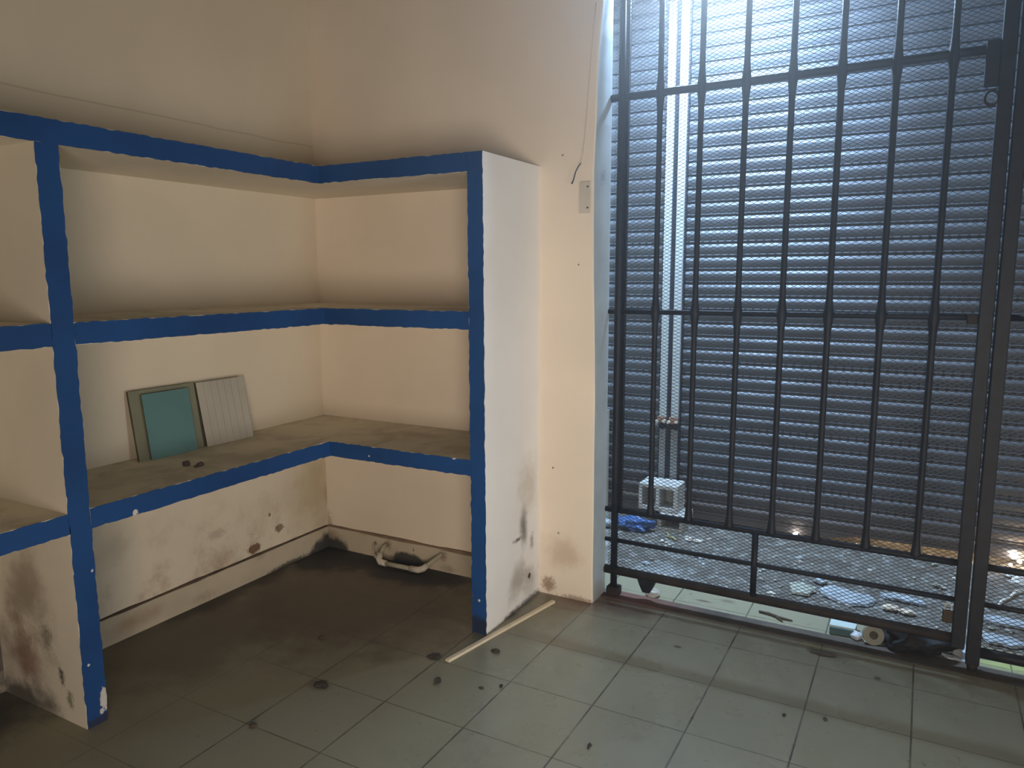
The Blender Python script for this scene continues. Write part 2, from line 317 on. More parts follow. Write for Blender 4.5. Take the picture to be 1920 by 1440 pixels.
def prism(bm, poly, a0, a1, axis=2, jitter=0.0):
    """extrude 2-D polygon along an axis"""
    def mk(p, a):
        q = [p[0], p[1]]; q.insert(axis, a + random.uniform(-jitter, jitter)); return bm.verts.new(q)
    lo = [mk(p, a0) for p in poly]; hi = [mk(p, a1) for p in poly]; n = len(poly)
    bm.faces.new(lo[::-1]); bm.faces.new(hi)
    for k in range(n): bm.faces.new((lo[k], lo[(k+1) % n], hi[(k+1) % n], hi[k]))
def obj(name, bm, mats, parent=None, label=None, smooth=False):
    bmesh.ops.recalc_face_normals(bm, faces=bm.faces)
    me = bpy.data.meshes.new(name); bm.to_mesh(me); bm.free()
    for mm in (mats if isinstance(mats, (list, tuple)) else [mats]): me.materials.append(mm)
    if smooth:
        for p in me.polygons: p.use_smooth = True
    o = bpy.data.objects.new(name, me); COL.objects.link(o)
    if parent is not None:
        o.parent = parent; o.matrix_parent_inverse = Matrix.Translation(-Vector(parent.location)) if parent.parent is None else Matrix.Identity(4)
    if label: o['label'] = label
    return o
def tag(o, label, cat, group=None):
    o['label'] = label; o['category'] = cat
    if group: o['group'] = group
    return o
def thing(name, label, cat, loc=(0, 0, 0), group=None):
    o = bpy.data.objects.new(name, None); COL.objects.link(o); o.location = loc; o.empty_display_size = 0.1
    return tag(o, label, cat, group)
def struct(name, bm, m, smooth=False):
    o = obj(name, bm, m, smooth=smooth); o['kind'] = 'structure'; return o
def part(name, parent, mats, *boxes, bev=0.0, label=None):
    bm = bmesh.new()
    for b in boxes: bx(bm, *b, bev=bev)
    return obj(name, bm, mats, parent, label)

# ---------------------------------------------------------------- the room
H = 3.35
def slab(name, m, *boxes):
    bm = bmesh.new()
    for b in boxes: bx(bm, *b)
    return struct(name, bm, m)
slab('wall_left', M_wallA, (-0.15, 0, -5.0, 0.15, -0.02, H))
# back wall: pier ends in an uneven plaster edge at the gate opening
bm = bmesh.new()
zs = [-0.02, 0.15, 0.4, 0.7, 0.95, 1.25, 1.5, 1.72, 1.95, 2.15, 2.35, 2.5, 2.65, 3.0]
xs = [1.606, 1.604, 1.603, 1.604, 1.603, 1.598, 1.592, 1.587, 1.588, 1.595, 1.600, 1.608, 1.622, 1.625]
L = []
for z, x in zip(zs, xs):
    j = random.uniform(-.002, .002)
    L.append([bm.verts.new(c) for c in ((0, 0, z), (x+j-0.006, 0, z), (x+j, 0.006, z), (1.606, 0.15, z), (0, 0.15, z))])
for a, b in zip(L, L[1:]):
    for k in range(5):
        f = bm.faces.new((a[k], a[(k+1) % 5], b[(k+1) % 5], b[k]))
        if k == 2: f.material_index = 1
bm.faces.new(L[0][::-1]); bm.faces.new(L[-1])
wb = struct('wall_back', bm, [M_wallB, M_jamb])
slab('wall_back_lintel', M_wallB, (0, 4.75, 0, 0.15, 3.0, H)); slab('wall_back_right', M_wallB, (4.0, 4.75, 0, 0.15, -0.02, 3.0))
slab('wall_right', M_roomwall, (4.6, 4.75, -5.0, 0.0, -0.02, H))
slab('wall_rear', M_roomwall, (0, 2.4, -4.25, -4.1, -0.02, H), (4.0, 4.75, -4.25, -4.1, -0.02, H), (2.4, 4.0, -4.25, -4.1, 2.2, H))
slab('ceiling', M_ceil, (-0.15, 4.75, -5.15, 1.75, H, H+0.12))
slab('floor', M_floor, (-0.15, 4.75, -5.15, 0.40, -0.12, 0.0))
slab('trim_1', M_thresh, (1.60, 4.0, 0.088, 0.186, -0.01, 0.003))
# vestibule between gate and shutter
slab('wall_vestibule_left', M_roomwall, (0.45, 0.60, 0.15, 1.75, -0.1, H))
slab('wall_vestibule_right', M_roomwall, (4.0, 4.15, 0.15, 1.75, -0.1, H))
slab('wall_vestibule_front', M_roomwall, (0.60, 4.0, 1.50, 1.65, 3.14, H))
bm = bmesh.new()
nx, ny = 190, 130; x0, x1, y0, y1 = 0.60, 4.0, 0.37, 2.2
G = []
for j in range(ny+1):
    row = []
    for i in range(nx+1):
        x = x0+(x1-x0)*i/nx; y = y0+(y1-y0)*j/ny; y += (0.035*noise.noise(Vector((x*5, 1.3, 0)))+0.012*noise.noise(Vector((x*21, 4.3, 0)))) if j == 0 else 0
        h = 0.010*noise.fractal(Vector((x*3.5, y*3.5, 0)), 1.0, 2.0, 5) + 0.006*max(0, noise.noise(Vector((x*16, y*16, 3))))+0.003*noise.noise(Vector((x*45, y*45, 9)))
        h *= min(1, 0.25+(y-y0)*4) * (0.35 if y > 1.25 else 1.0)
        row.append(bm.verts.new((x, y, 0.004+h if j else -0.003)))
    G.append(row)
for a, b in zip(G, G[1:]):
    for i in range(nx): bm.faces.new((a[i], a[i+1], b[i+1], b[i])).smooth = True
lo = [bm.verts.new((x, y, -0.12)) for x, y in ((x0, y0), (x1, y0), (x1, y1), (x0, y1))]
bm.faces.new(lo)
struct('ground', bm, M_ground)
slab('ground_street', M_cement, (-1.0, 6.0, 2.2, 6.0, -0.12, 0.0))

# skirting ledges with dirt lines
def ledge(name, axis, a0, a1, m, mline, top=0.118, t=0.014):
    bm = bmesh.new(); n = 60
    for i in range(n):
        s0, s1 = a0+(a1-a0)*i/n, a0+(a1-a0)*(i+1)/n
        if axis == 'y': bx(bm, 0, t, s0, s1, 0, top)
        else: bx(bm, s0, s1, -t, 0, 0, top)
    bmesh.ops.remove_doubles(bm, verts=bm.verts, dist=1e-5)
    o = struct(name, bm, m)
    return o
ledge('baseboard_left', 'y', -1.637, -0.0145, M_skirtA, None)
ledge('baseboard_back', 'x', 0.0, 1.26, M_skirtB, None)
def dirtline(name, axis, a0, a1, m, wid, z, t, gap):
    bm = bmesh.new(); n = 110
    for i in range(n):
        s0, s1 = a0+(a1-a0)*i/n, a0+(a1-a0)*(i+1)/n; sm = (s0+s1)/2
        q = noise.fractal(Vector((sm*5, z*7, 2.2)), 1, 2, 4)
        w_ = wid*(0.65+0.9*q)
        if w_ < gap: w_ = gap
        if axis == 'y': bx(bm, 0.0, t, s0, s1, z-w_/2, z+w_/2)
        else: bx(bm, s0, s1, -t, 0.0, z-w_/2, z+w_/2)
    return struct(name, bm, m)
dirtline('trim_2', 'y', -1.637, -0.016, M_groove, 0.0085, 0.1205, 0.0150, 0.0015)
dirtline('trim_3', 'x', 0.016, 1.26, M_groove2, 0.013, 0.121, 0.0150, 0.006)

# ---------------------------------------------------------------- masonry shelving unit
DA, DB, XI, XO, YA1, YA2 = 0.495, 0.496, 1.261, 1.331, -1.710, -1.638
YE = -3.45
unit = thing('shelving_unit', 'cream masonry corner shelving unit with blue painted front edges, built against both walls', 'shelf')
def edge_strip(bm, p0, p1, vdir, wid, t, out, n=None, jit=0.0016):
    """ragged painted strip: from p0 to p1, spanning wid along vdir, thickness t towards out"""
    p0, p1, vdir, out = Vector(p0), Vector(p1), Vector(vdir), Vector(out)
    ln = (p1-p0).length; n = n or max(4, int(ln/0.012)); rows = []
    for i in range(n+1):
        c = p0.lerp(p1, i/n); s = c.x*37+c.y*37+c.z*37
        j0 = jit*2.2*noise.noise(Vector((s*0.9, wid*50, 1))) + random.uniform(-jit, jit)*0.4; j1 = jit*2.2*noise.noise(Vector((s*0.9, wid*50, 8))) + random.uniform(-jit, jit)*0.4
        a = c+vdir*j0; b = c+vdir*(wid+j1)
        rows.append([bm.verts.new(a), bm.verts.new(b), bm.verts.new(b+out*t), bm.verts.new(a+out*t)])
    for a, b in zip(rows, rows[1:]):
        for k in range(4): bm.faces.new((a[k], a[(k+1) % 4], b[(k+1) % 4], b[k]))
    bm.faces.new(rows[0][::-1]); bm.faces.new(rows[-1])
PT = 0.0022
for (nm, zb, zt, mm, over) in (('shelf', 0.681, 0.749, M_shelf_low, 0), ('shelf', 1.289, 1.361, M_shelf_low, 0), ('top_slab', 1.907, 1.980, M_shelf, 1)):
    bm = bmesh.new()
    xr = XI
    poly = [(0, YE), (DA, YE), (DA, -DB), (xr, -DB), (xr, 0), (0, 0)]
    prism(bm, poly, zb, zt)
    s = obj(nm, bm, mm, unit)
    bm = bmesh.new()
    j = 0.0012
    edge_strip(bm, (DA, YE, zb), (DA, (-DB) if over else YA1-.0005, zb), (0, 0, 1), zt-zb, PT, (1, 0, 0))
    if not over: edge_strip(bm, (DA, YA2+.0005, zb), (DA, -DB, zb), (0, 0, 1), zt-zb, PT, (1, 0, 0))
    edge_strip(bm, (DA+PT, -DB, zb), (XI-0.0005, -DB, zb), (0, 0, 1), zt-zb, PT, (0, -1, 0))
    obj('painted_edge', bm, M_blue, s, 'dark blue painted front edge')
for ya1, ya2 in ((YA1, YA2), (YE, YE+0.072)):
    bm = bmesh.new(); bx(bm, 0, DA, ya1, ya2, 0, 1.907)
    d = obj('divider_panel', bm, M_divider, unit)
    bm = bmesh.new(); edge_strip(bm, (DA, ya1, -0.003), (DA, ya1, 1.9065), (0, 1, 0), ya2-ya1, PT, (1, 0, 0), jit=0.002)
    obj('painted_edge', bm, M_blue, d, 'dark blue painted front edge')
bm = bmesh.new(); bx(bm, XI, XO, -DB, 0, 0, 1.980)
d = obj('end_panel', bm, M_panel, unit, 'pale end panel with grey mould near its foot')
bm = bmesh.new(); edge_strip(bm, (XI, -DB, -0.003), (XI, -DB, 1.980), (1, 0, 0), XO-XI, PT, (0, -1, 0), jit=0.0018)
obj('painted_edge', bm, M_blue, d, 'dark blue painted front edge')

# ---------------------------------------------------------------- boards on the low shelf
def board(name, corners, t, mats, label, cat, group=None, grooves=0):
    """corners: BL, BR, TR, TL of front face (world)"""
    c = [Vector(p) for p in corners]; n = (c[1]-c[0]).cross(c[3]-c[0]).normalized()
    if n.x < 0: n = -n
    bm = bmesh.new()
    f_ = [bm.verts.new(p) for p in c]; b_ = [bm.verts.new(p-n*t) for p in c]
    bm.faces.new(f_).material_index = 0
    bm.faces.new(b_[::-1]).material_index = 1
    for k in range(4): bm.faces.new((f_[k], f_[(k+1) % 4], b_[(k+1) % 4], b_[k])).material_index = 1
    if grooves:
        for g in range(grooves):
            u = (g+1)/(grooves+1)
            a = c[0].lerp(c[1], u)+n*0.0004; b = c[3].lerp(c[2], u)+n*0.0004; e = (c[1]-c[0]).normalized()*0.0012
            q = [bm.verts.new(p) for p in (a-e, a+e, b+e, b-e)]; bm.faces.new(q).material_index = 2
    o = obj(name, bm, mats); return tag(o, label, cat, group)
# leaning against the left wall: y along the wall, bottoms stand out from it
Z = 0.7495
def lean(x_b, x_t, y0, y1, h, skew=0.0): return [(x_b, y0, Z), (x_b-skew, y1, Z), (x_t-skew, y1, Z+h), (x_t, y0, Z+h)]
board('board', lean(0.074, 0.030, -1.162, -0.845, 0.288, 0.0), 0.012, [M_green, M_edge], 'pale green square board with dark edges, leaning on left wall behind the teal board', 'board')
board('board', lean(0.092, 0.052, -1.118, -0.892, 0.272, 0.0), 0.006, [M_teal, M_edge], 'teal blue board standing in front of the pale green board', 'board')
board('board', lean(0.088, 0.034, -0.838, -0.585, 0.285, -0.012), 0.012, [M_beige, M_edge, M_groovel], 'beige ribbed board at the right of the teal board, leaning on the wall', 'board', grooves=6)
def strip_between(name, p0, p1, wid, dep, m, label, cat):
    bm = bmesh.new(); p0, p1 = Vector(p0), Vector(p1); tube(bm, [p0, p1], wid, 6); o = obj(name, bm, m); return tag(o, label, cat)

def lump(name, loc, size, m, label, cat, group=None, seed=0, sub=2, rough=0.35, flat=1.0, lab=True):
    bm = bmesh.new(); bmesh.ops.create_icosphere(bm, subdivisions=sub, radius=1.0)
    for v in bm.verts:
        d = 1+rough*noise.noise(v.co*1.3+Vector((seed*3.1, seed, 0)))+rough*0.5*noise.noise(v.co*3.3+Vector((seed, 0, 5)))
        v.co = Vector((v.co.x*size[0]*d, v.co.y*size[1]*d, v.co.z*size[2]*d))
    mz = 0.55*min(v.co.z for v in bm.verts)
    for v in bm.verts: v.co.z = max(v.co.z, mz)-mz
    o = obj(name, bm, m, smooth=(sub > 2)); o.location = loc
    return tag(o, label, cat, group)
lump('clay_lump', (0.294, -1.109, Z), (0.017, 0.015, 0.012), M_leaf, 'larger brown clay lump on low shelf before the teal board, the left one', 'lump', seed=1)
lump('clay_lump', (0.344, -1.082, Z), (0.015, 0.014, 0.010), M_leaf, 'brown clay lump on low shelf, rightmost of the three', 'lump', seed=2)
lump('clay_lump', (0.352, -1.110, Z), (0.008, 0.008, 0.006), M_leaf, 'tiny brown crumb between the two clay lumps on low shelf', 'lump', seed=3)

# ---------------------------------------------------------------- drain pipe in the corner under the shelf
pipe = thing('waste_pipe', 'white plastic waste pipe with elbows along the back wall under the corner shelf', 'pipe', (0.55, -0.10, 0))
bm = bmesh.new(); tube(bm, [(0.425, -0.012, 0.085), (0.430, -0.05, 0.078), (0.437, -0.085, 0.055), (0.440, -0.10, 0.032)], [0.011]*4, 12)
obj('riser', bm, M_pvcg, pipe)
bm = bmesh.new(); tube(bm, [(0.437, -0.085, 0.058), (0.440, -0.102, 0.036), (0.452, -0.106, 0.022), (0.490, -0.106, 0.020)], [0.0155, 0.017, 0.017, 0.0155], 14)
obj('elbow', bm, M_pvc, pipe)
bm = bmesh.new(); tube(bm, [(0.480, -0.106, 0.020), (0.660, -0.100, 0.020)], 0.0115, 14)
obj('run', bm, M_pvcg, pipe)
bm = bmesh.new(); tube(bm, [(0.640, -0.100, 0.020), (0.690, -0.098, 0.021), (0.715, -0.090, 0.030), (0.730, -0.075, 0.045)], [0.0155, 0.0165, 0.0165, 0.015], 14)
obj('elbow', bm, M_pvc, pipe)
bm = bmesh.new(); tube(bm, [(0.722, -0.082, 0.038), (0.752, -0.050, 0.066), (0.778, -0.015, 0.092)], 0.0115, 12)
obj('riser', bm, M_pvcg, pipe)
bm = bmesh.new(); tube(bm, [(0.34, -0.014, 0.082), (0.345, -0.03, 0.060), (0.36, -0.045, 0.030), (0.385, -0.06, 0.018)], [0.005, 0.006, 0.006, 0.007], 8)
tag(obj('pipe_stub', bm, M_pvcg), 'thin broken pipe stub left of the white waste pipe', 'pipe')

# cream strip lying on the floor in front of the end panel
bm = bmesh.new()
p0, p1 = Vector((1.308, -0.762, 0.0)), Vector((1.441, -0.074, 0.0)); d = (p1-p0).normalized(); s = Vector((d.y, -d.x, 0))*0.0105
poly = []
for p in (p0, p1):
    poly.append([bm.verts.new(p+q) for q in (-s, s, s*0.8+Vector((0, 0, .010)), -s*0.8+Vector((0, 0, .010)))])
for k in range(4): bm.faces.new((poly[0][k], poly[0][(k+1) % 4], poly[1][(k+1) % 4], poly[1][k]))
bm.faces.new(poly[0][::-1]); bm.faces.new(poly[1])
tag(obj('plastic_strip', bm, M_stick), 'long thin cream strip lying on the tiles by the end panel', 'strip')

# dirt on the floor, each bit its own
for i, (x, y, sx, sy, sz, mm, lb) in enumerate([
    (1.361, -0.907, .012, .018, .012, M_dirt, 'black dirt clump on tiles just below the near end of the cream strip'),
    (1.437, -0.602, .020, .013, .007, M_leaf, 'dark brown scrap on tiles right of the cream strip'),
    (0.970, -1.431, .014, .012, .008, M_leaf, 'brown crumb on tiles in front of the blue divider post'),
    (0.737, -0.852, .013, .012, .006, M_leaf, 'small dark crumb on the shaded floor under the corner shelf'),
    (1.585, -0.819, .007, .007, .006, M_dirt, 'tiny black crumb sitting on a tile joint'),
    (1.525, -0.862, .010, .006, .003, M_leaf, 'thin brown fleck left of the tiny black crumb on the joint'),
    (2.010, -0.992, .005, .013, .005, M_dirt, 'narrow black crumb on tiles at bottom centre of the photo'),
    (2.532, -0.514, .006, .009, .004, M_dirt, 'small black fleck on tiles below the gate, nearest the lower right'),
    (2.660, -0.473, .008, .008, .004, M_leaf, 'brown fleck on tiles at the lower right, beside the small black fleck'),
    (0.990, -1.125, .030, .022, .003, M_leaf, 'flattened brown leaf scrap on tiles between divider post and cream strip'),
    (1.240, -0.752, .024, .022, .003, M_leaf, 'flat grey-brown dust clump touching the near end of the cream strip'),
    (2.600, 0.004, .045, .014, .004, M_leaf, 'brown dirt smear heap on tiles just inside the gate threshold')]):
    lump('dirt_clump', (x, y, 0.0), (sx, sy, sz), mm, lb, 'dirt', seed=20+i, rough=0.7)

# ---------------------------------------------------------------- wall plate and wires
pl = thing('blank_wall_plate', 'small beige blank electrical plate with two screws on the wall beside the gate', 'wall plate', (1.5485, 0, 1.835))
bm = bmesh.new(); bx(bm, 1.524, 1.573, -0.006, 0.0, 1.768, 1.903, bev=0.002)
pt_ = obj('plate', bm, M_switch, pl)
for z in (1.792, 1.880):
    bm = bmesh.new(); tube(bm, [(1.562, -0.0055, z), (1.562, -0.0085, z)], 0.004, 12); obj('screw', bm, M_dark, pl)
wr = thing('hanging_wire', 'thin wire running down the wall to a frayed dark end above the blank plate', 'wire', (1.55, 0, 2.1))
pts = [(1.590, -0.003, 2.62), (1.578, -0.003, 2.50), (1.566, -0.003, 2.36), (1.555, -0.003, 2.20), (1.545, -0.003, 2.08), (1.536, -0.004, 2.02), (1.529, -0.006, 1.980)]
bm = bmesh.new(); tube(bm, pts, 0.0014, 6); obj('painted_run', bm, M_wire2, wr)
bm = bmesh.new(); tube(bm, [(1.529, -0.006, 1.980), (1.520, -0.012, 1.965), (1.510, -0.016, 1.945), (1.502, -0.018, 1.915), (1.496, -0.018, 1.900), (1.492, -0.016, 1.896)], [0.0022, 0.0024, 0.0024, 0.0024, 0.003, 0.004], 8); obj('loose_end', bm, M_wire, wr, 'black frayed wire end')

# ---------------------------------------------------------------- gate
YG = 0.143
def rod(parent, x, z0, z1, r=0.0122, flares=(), y=YG, m=None, name='bar'):
    zz = {z0, z1}
    for f, up, dn in flares:
        for q in (0.0, 0.018, 0.035, 0.06, 0.095):
            if up: zz.add(f+0.010+q)
            if dn: zz.add(f-0.010-q)
    zz = sorted(z for z in zz if z0 <= z <= z1); pts, rr = [], []
    for z in zz:
        k = 0
        for f, up, dn in flares:
            s = z-f
            if (s >= 0 and up) or (s <= 0 and dn): k = max(k, max(0, 1-(abs(s)-0.010)/0.095) ** 2)
        pts.append((x, y, z)); rr.append(r*(1+0.62*k))
    bm = bmesh.new(); tube(bm, pts, rr, 12); return obj(name, bm, m or M_iron, parent)
ZT, ZM, Z3, Z4, Z5 = 2.265, 1.341, 0.415, 0.268, 0.120
ZTOP = 2.93
FL = [(ZT, 1, 1), (ZM, 1, 1), (Z3, 1, 0)]
def rail(parent, x0, x1, z, r, y=YG+0.004, m=None, dz=0.0, name='rail'):
    n = 8; bm = bmesh.new(); tube(bm, [(x0+(x1-x0)*i/n, y, z+dz*i/n) for i in range(n+1)], r, 12); return obj(name, bm, m or M_iron, parent)
def build_mesh_panel(parent, x0, x1, z0, z1, y):
    W, Hh = 0.0312, 0.0156; w2, h2 = W/2, Hh/2
    ni, nj = int((x1-x0)/w2), int((z1-z0)/h2); V, Fc = [], []
    t, dpt = 0.00098, 0.0009
    for j in range(nj):
        for i in range(ni):
            a = (x0+i*w2, z0+(j+((i+j) % 2))*h2); b = (x0+(i+1)*w2, z0+(j+((i+1+j) % 2))*h2)
            # strand from a to b (diagonal), a small four-sided bar
            k = len(V)
            for (px, pz) in (a, b):
                V += [(px, y-dpt, pz-t), (px, y-dpt, pz+t), (px, y+dpt, pz+t), (px, y+dpt, pz-t)]
            for q in range(4): Fc.append((k+q, k+(q+1) % 4, k+4+(q+1) % 4, k+4+q))
    me = bpy.data.meshes.new('wire_mesh'); me.from_pydata(V, [], Fc); me.update(); me.materials.append(M_mesh)
    o = bpy.data.objects.new('wire_mesh', me); COL.objects.link(o); o.parent = parent; o.matrix_parent_inverse = Matrix.Translation(-Vector(parent.location))
    o['label'] = 'fine diamond expanded metal mesh behind the bars'
    return o
g1 = thing('security_gate', 'dark iron barred gate leaf backed by diamond mesh, hinged at the pier', 'gate', (1.655, YG, 0))
# hinge post at the pier: front rod and the flat angle behind it
bm = bmesh.new(); tube(bm, [(1.653, YG, 0.004), (1.653, YG, 0.60), (1.655, YG, 1.3), (1.655, YG, ZT+0.05), (1.652, YG, ZTOP)], [0.016, 0.0165, 0.019, 0.017, 0.0125], 14)
obj('hinge_post', bm, M_iron, g1)
bm = bmesh.new(); bx(bm, 1.655, 1.680, 0.172, 0.178, 0.42, ZTOP, bev=0.001); bx(bm, 1.674, 1.680, 0.158, 0.178, 0.42, ZTOP, bev=0.001)
obj('angle_iron', bm, M_iron, g1)
bm = bmesh.new(); bx(bm, 1.625, 1.685, 0.115, 0.172, 0.004, 0.045, bev=0.006)
obj('hinge_foot', bm, M_iron2, g1)
BARS = [1.826, 2.001, 2.180, 2.356, 2.532, 2.718, 2.896]
for x in BARS: rod(g1, x, Z3+0.004, ZTOP, flares=FL)
rail(g1, 1.607, 3.040, ZT, 0.0165, dz=0.010); rail(g1, 1.607, 3.040, ZM, 0.0115, dz=0.006); rail(g1, 1.607, 3.040, Z3, 0.0135)
rail(g1, 1.607, 3.040, Z4, 0.0105); rail(g1, 1.607, 3.040, Z5, 0.0205, m=M_iron2, dz=-0.008); rail(g1, 1.607, 3.040, ZTOP, 0.0165)
rod(g1, 2.292, Z5, Z3, r=0.0135, name='short_bar')
bm = bmesh.new(); bx(bm, 3.036, 3.082, 0.118, 0.164, 0.085, ZTOP+.02, bev=0.004); obj('lock_stile', bm, M_iron, g1)
bm = bmesh.new(); bx(bm, 2.992, 3.036, 0.122, 0.160, 2.150, 2.300, bev=0.004); obj('lock_plate', bm, M_iron, g1)
bm = bmesh.new(); bx(bm, 3.000, 3.036, 0.128, 0.156, ZM-0.018, ZM+0.018, bev=0.004); obj('rail_bracket', bm, M_iron2, g1)
bm = bmesh.new(); prism(bm, [(1.770, 0.115), (1.862, 0.112), (1.848, 0.075), (1.832, 0.045), (1.800, 0.045), (1.785, 0.075)], 0.130, 0.165, axis=1); obj('foot_bracket', bm, M_iron, g1, 'black tapered bracket under the bottom rail')
build_mesh_panel(g1, 1.615, 3.040, Z5+0.01, ZTOP, YG+0.020)
# ring staple near the top of the lock stile
bm = bmesh.new(); n = 18
tube(bm, [(3.018+0.020*math.cos(2*PI*k/n), 0.110, 2.105+0.024*math.sin(2*PI*k/n)) for k in range(n+1)], 0.0045, 8, caps=False)
obj('staple_ring', bm, M_iron2, g1)
g2 = thing('security_gate', 'dark iron barred gate leaf at right edge of photo, beside the lock stile', 'gate', (3.115, YG, 0))
bm = bmesh.new(); bx(bm, 3.0885, 3.134, 0.118, 0.164, 0.030, ZTOP+.02, bev=0.004); obj('lock_stile', bm, M_iron, g2)
bm = bmesh.new(); tube(bm, [(3.112, YG, 0.032), (3.112, YG, 0.003)], [0.022, 0.016], 14); obj('stile_foot', bm, M_iron2, g2)
bm = bmesh.new(); bx(bm, 3.94, 3.985, 0.118, 0.164, 0.004, ZTOP+.02, bev=0.004); obj('hinge_post', bm, M_iron, g2)
for x in (3.300, 3.480, 3.660, 3.840): rod(g2, x, Z3 if x > 3.31 else Z5, ZTOP, flares=FL)
rail(g2, 3.134, 3.94, ZT+.01, 0.0165); rail(g2, 3.134, 3.94, ZM+.006, 0.0115); rail(g2, 3.134, 3.94, Z3, 0.0135); rail(g2, 3.134, 3.94, Z4, 0.0105)
rail(g2, 3.134, 3.94, 0.075, 0.0205); rail(g2, 3.134, 3.94, ZTOP, 0.0165)
build_mesh_panel(g2, 3.136, 3.94, 0.085, ZTOP, YG+0.020)
# brass padlock hanging at the lock stile
pk = thing('padlock', 'small tarnished brass padlock hanging on the lock stile of the gate', 'padlock', (3.018, 0.125, 0.20))
bm = bmesh.new(); bx(bm, 3.000, 3.035, 0.112, 0.128, 0.182, 0.232, bev=0.004); obj('body', bm, M_brass, pk)
bm = bmesh.new(); tube(bm, [(3.0175+0.011*math.cos(a), 0.120, 0.243+0.016*math.sin(a)) for a in [PI*k/10 for k in range(11)]], 0.003, 8)
tube(bm, [(3.0285, 0.120, 0.228), (3.0285, 0.120, 0.243)], 0.003, 8); tube(bm, [(3.0065, 0.120, 0.228), (3.0065, 0.120, 0.243)], 0.003, 8)
obj('shackle', bm, M_bolt, pk)

# ---------------------------------------------------------------- roller shutters
YS = 1.42
def shutter(name, x0, x1, foot, label):
    """curtain of interlocked curved slats; foot = (x, height) along its worn lower edge"""
    root = thing(name, label, 'roller shutter', ((x0+x1)/2, YS, 0))
    P = 0.078; prof = []
    for t, yy in ((0.0, -0.001), (0.03, -0.010), (0.06, -0.0135), (0.09, -0.0135), (0.125, -0.0075), (0.15, -0.0085), (0.30, -0.0130), (0.45, -0.0165), (0.60, -0.0185), (0.68, -0.0180), (0.76, -0.0145), (0.85, -0.0085), (0.93, -0.0040), (0.97, -0.001)):
        prof.append((t*P, yy))
    bm = bmesh.new(); z0 = 0.060; n = int((3.26-z0)/P)
    pts = []
    for k in range(n):
        zk = z0 + k*P - 0.008
        for (dz, yy) in prof: pts.append((zk+dz, YS+yy))
    xs_ = [x0+(x1-x0)*i/6 for i in range(7)]
    rows = []
    for x in xs_:
        rows.append([bm.verts.new((x, y, z)) for z, y in pts] )
    for a, b in zip(rows, rows[1:]):
        for k in range(len(pts)-1):
            bm.faces.new((a[k], b[k], b[k+1], a[k+1]))
    o = obj('slat_curtain', bm, M_shut, root)
    md = o.modifiers.new('thick', 'SOLIDIFY'); md.thickness = 0.0015; md.offset = 1
    bm = bmesh.new(); v = []
    for x, zb in foot:
        v.append([bm.verts.new((x, y, z)) for y, z in ((YS-0.012, zb), (YS+0.012, zb), (YS+0.012, 0.062), (YS-0.012, 0.062))])
    for a, b in zip(v, v[1:]):
        for k in range(4): bm.faces.new((a[k], a[(k+1) % 4], b[(k+1) % 4], b[k]))
    bm.faces.new(v[0][::-1]); bm.faces.new(v[-1])
    obj('bottom_bar', bm, M_shut, root)
    return root
shutter('roller_shutter', 0.62, 1.458, ((0.62, 0.012), (1.458, 0.010)), 'grey slatted roller shutter section left of the pale double guide channel')
shutter('roller_shutter', 1.597, 3.98, ((1.597, 0.010), (2.45, 0.012), (2.62, 0.046), (3.20, 0.050), (3.98, 0.054)), 'wide grey slatted roller shutter right of the pale double guide channel')
gd = thing('shutter_guide', 'pale double metal guide channel standing between the two shutter sections', 'guide rail', (1.515, 1.38, 0))
for xa, xb in ((1.468, 1.511), (1.541, 1.587)):
    bm = bmesh.new(); bx(bm, xa, xb, 1.372, 1.376, 0.640, 3.05, bev=.0008); bx(bm, xa, xa+.003, 1.376, 1.388, 0.640, 3.05); bx(bm, xb-.003, xb, 1.376, 1.388, 0.640, 3.05)
    obj('channel', bm, M_guide, gd)
    bm = bmesh.new(); bx(bm, xa, xb-.004, 1.380, 1.388, 0.010, 0.560, bev=.0008)
    obj('lower_channel', bm, M_guide2, gd, 'duller lower length of channel')
    bm = bmesh.new(); bx(bm, xa-.010, xb+.002, 1.360, 1.395, 0.600, 0.640, bev=.004); obj('clamp', bm, M_rust, gd)
    for xx in (xa-.008, xb-.006):
        bm = bmesh.new(); tube(bm, [(xx, 1.360, 0.612+(xx-xa)*.1), (xx, 1.345, 0.612+(xx-xa)*.1)], 0.011, 10); obj('bolt', bm, M_bolt, gd)
bm = bmesh.new(); bx(bm, 1.460, 1.595, 1.3885, 1.44, 0.010, 3.05); obj('mullion', bm, M_iron, gd)
# weathered board standing at the left against the shutter
bm = bmesh.new(); bx(bm, 1.08, 1.146, 1.34, 1.362, 0.012, 0.655, bev=.003)
tag(obj('upright_board', bm, M_wood), 'short weathered board standing against the shutter close to the pier', 'board')

# tube lamp above the bay
fl = thing('tube_lamp', 'bluish white tube lamp on the bay ceiling between gate and shutter', 'lamp', (1.85, 0.88, 3.22))
part('housing', fl, M_roomwall, (1.52, 2.18, 0.84, 0.92, 3.19, 3.22), bev=0.004)
for xx in (1.54, 2.15): part('cap', fl, M_guide2, (xx, xx+.012, 0.86, 0.90, 3.14, 3.19))
bm = bmesh.new(); tube(bm, [(1.552, 0.88, 3.155), (2.15, 0.88, 3.155)], 0.013, 12); obj('tube', bm, emis('lamp_tube_glow', (0.75, 0.88, 1.0), 12), fl)
for xx in (1.60, 2.09): part('hanger', fl, M_guide2, (xx, xx+.01, 0.87, 0.89, 3.22, H))
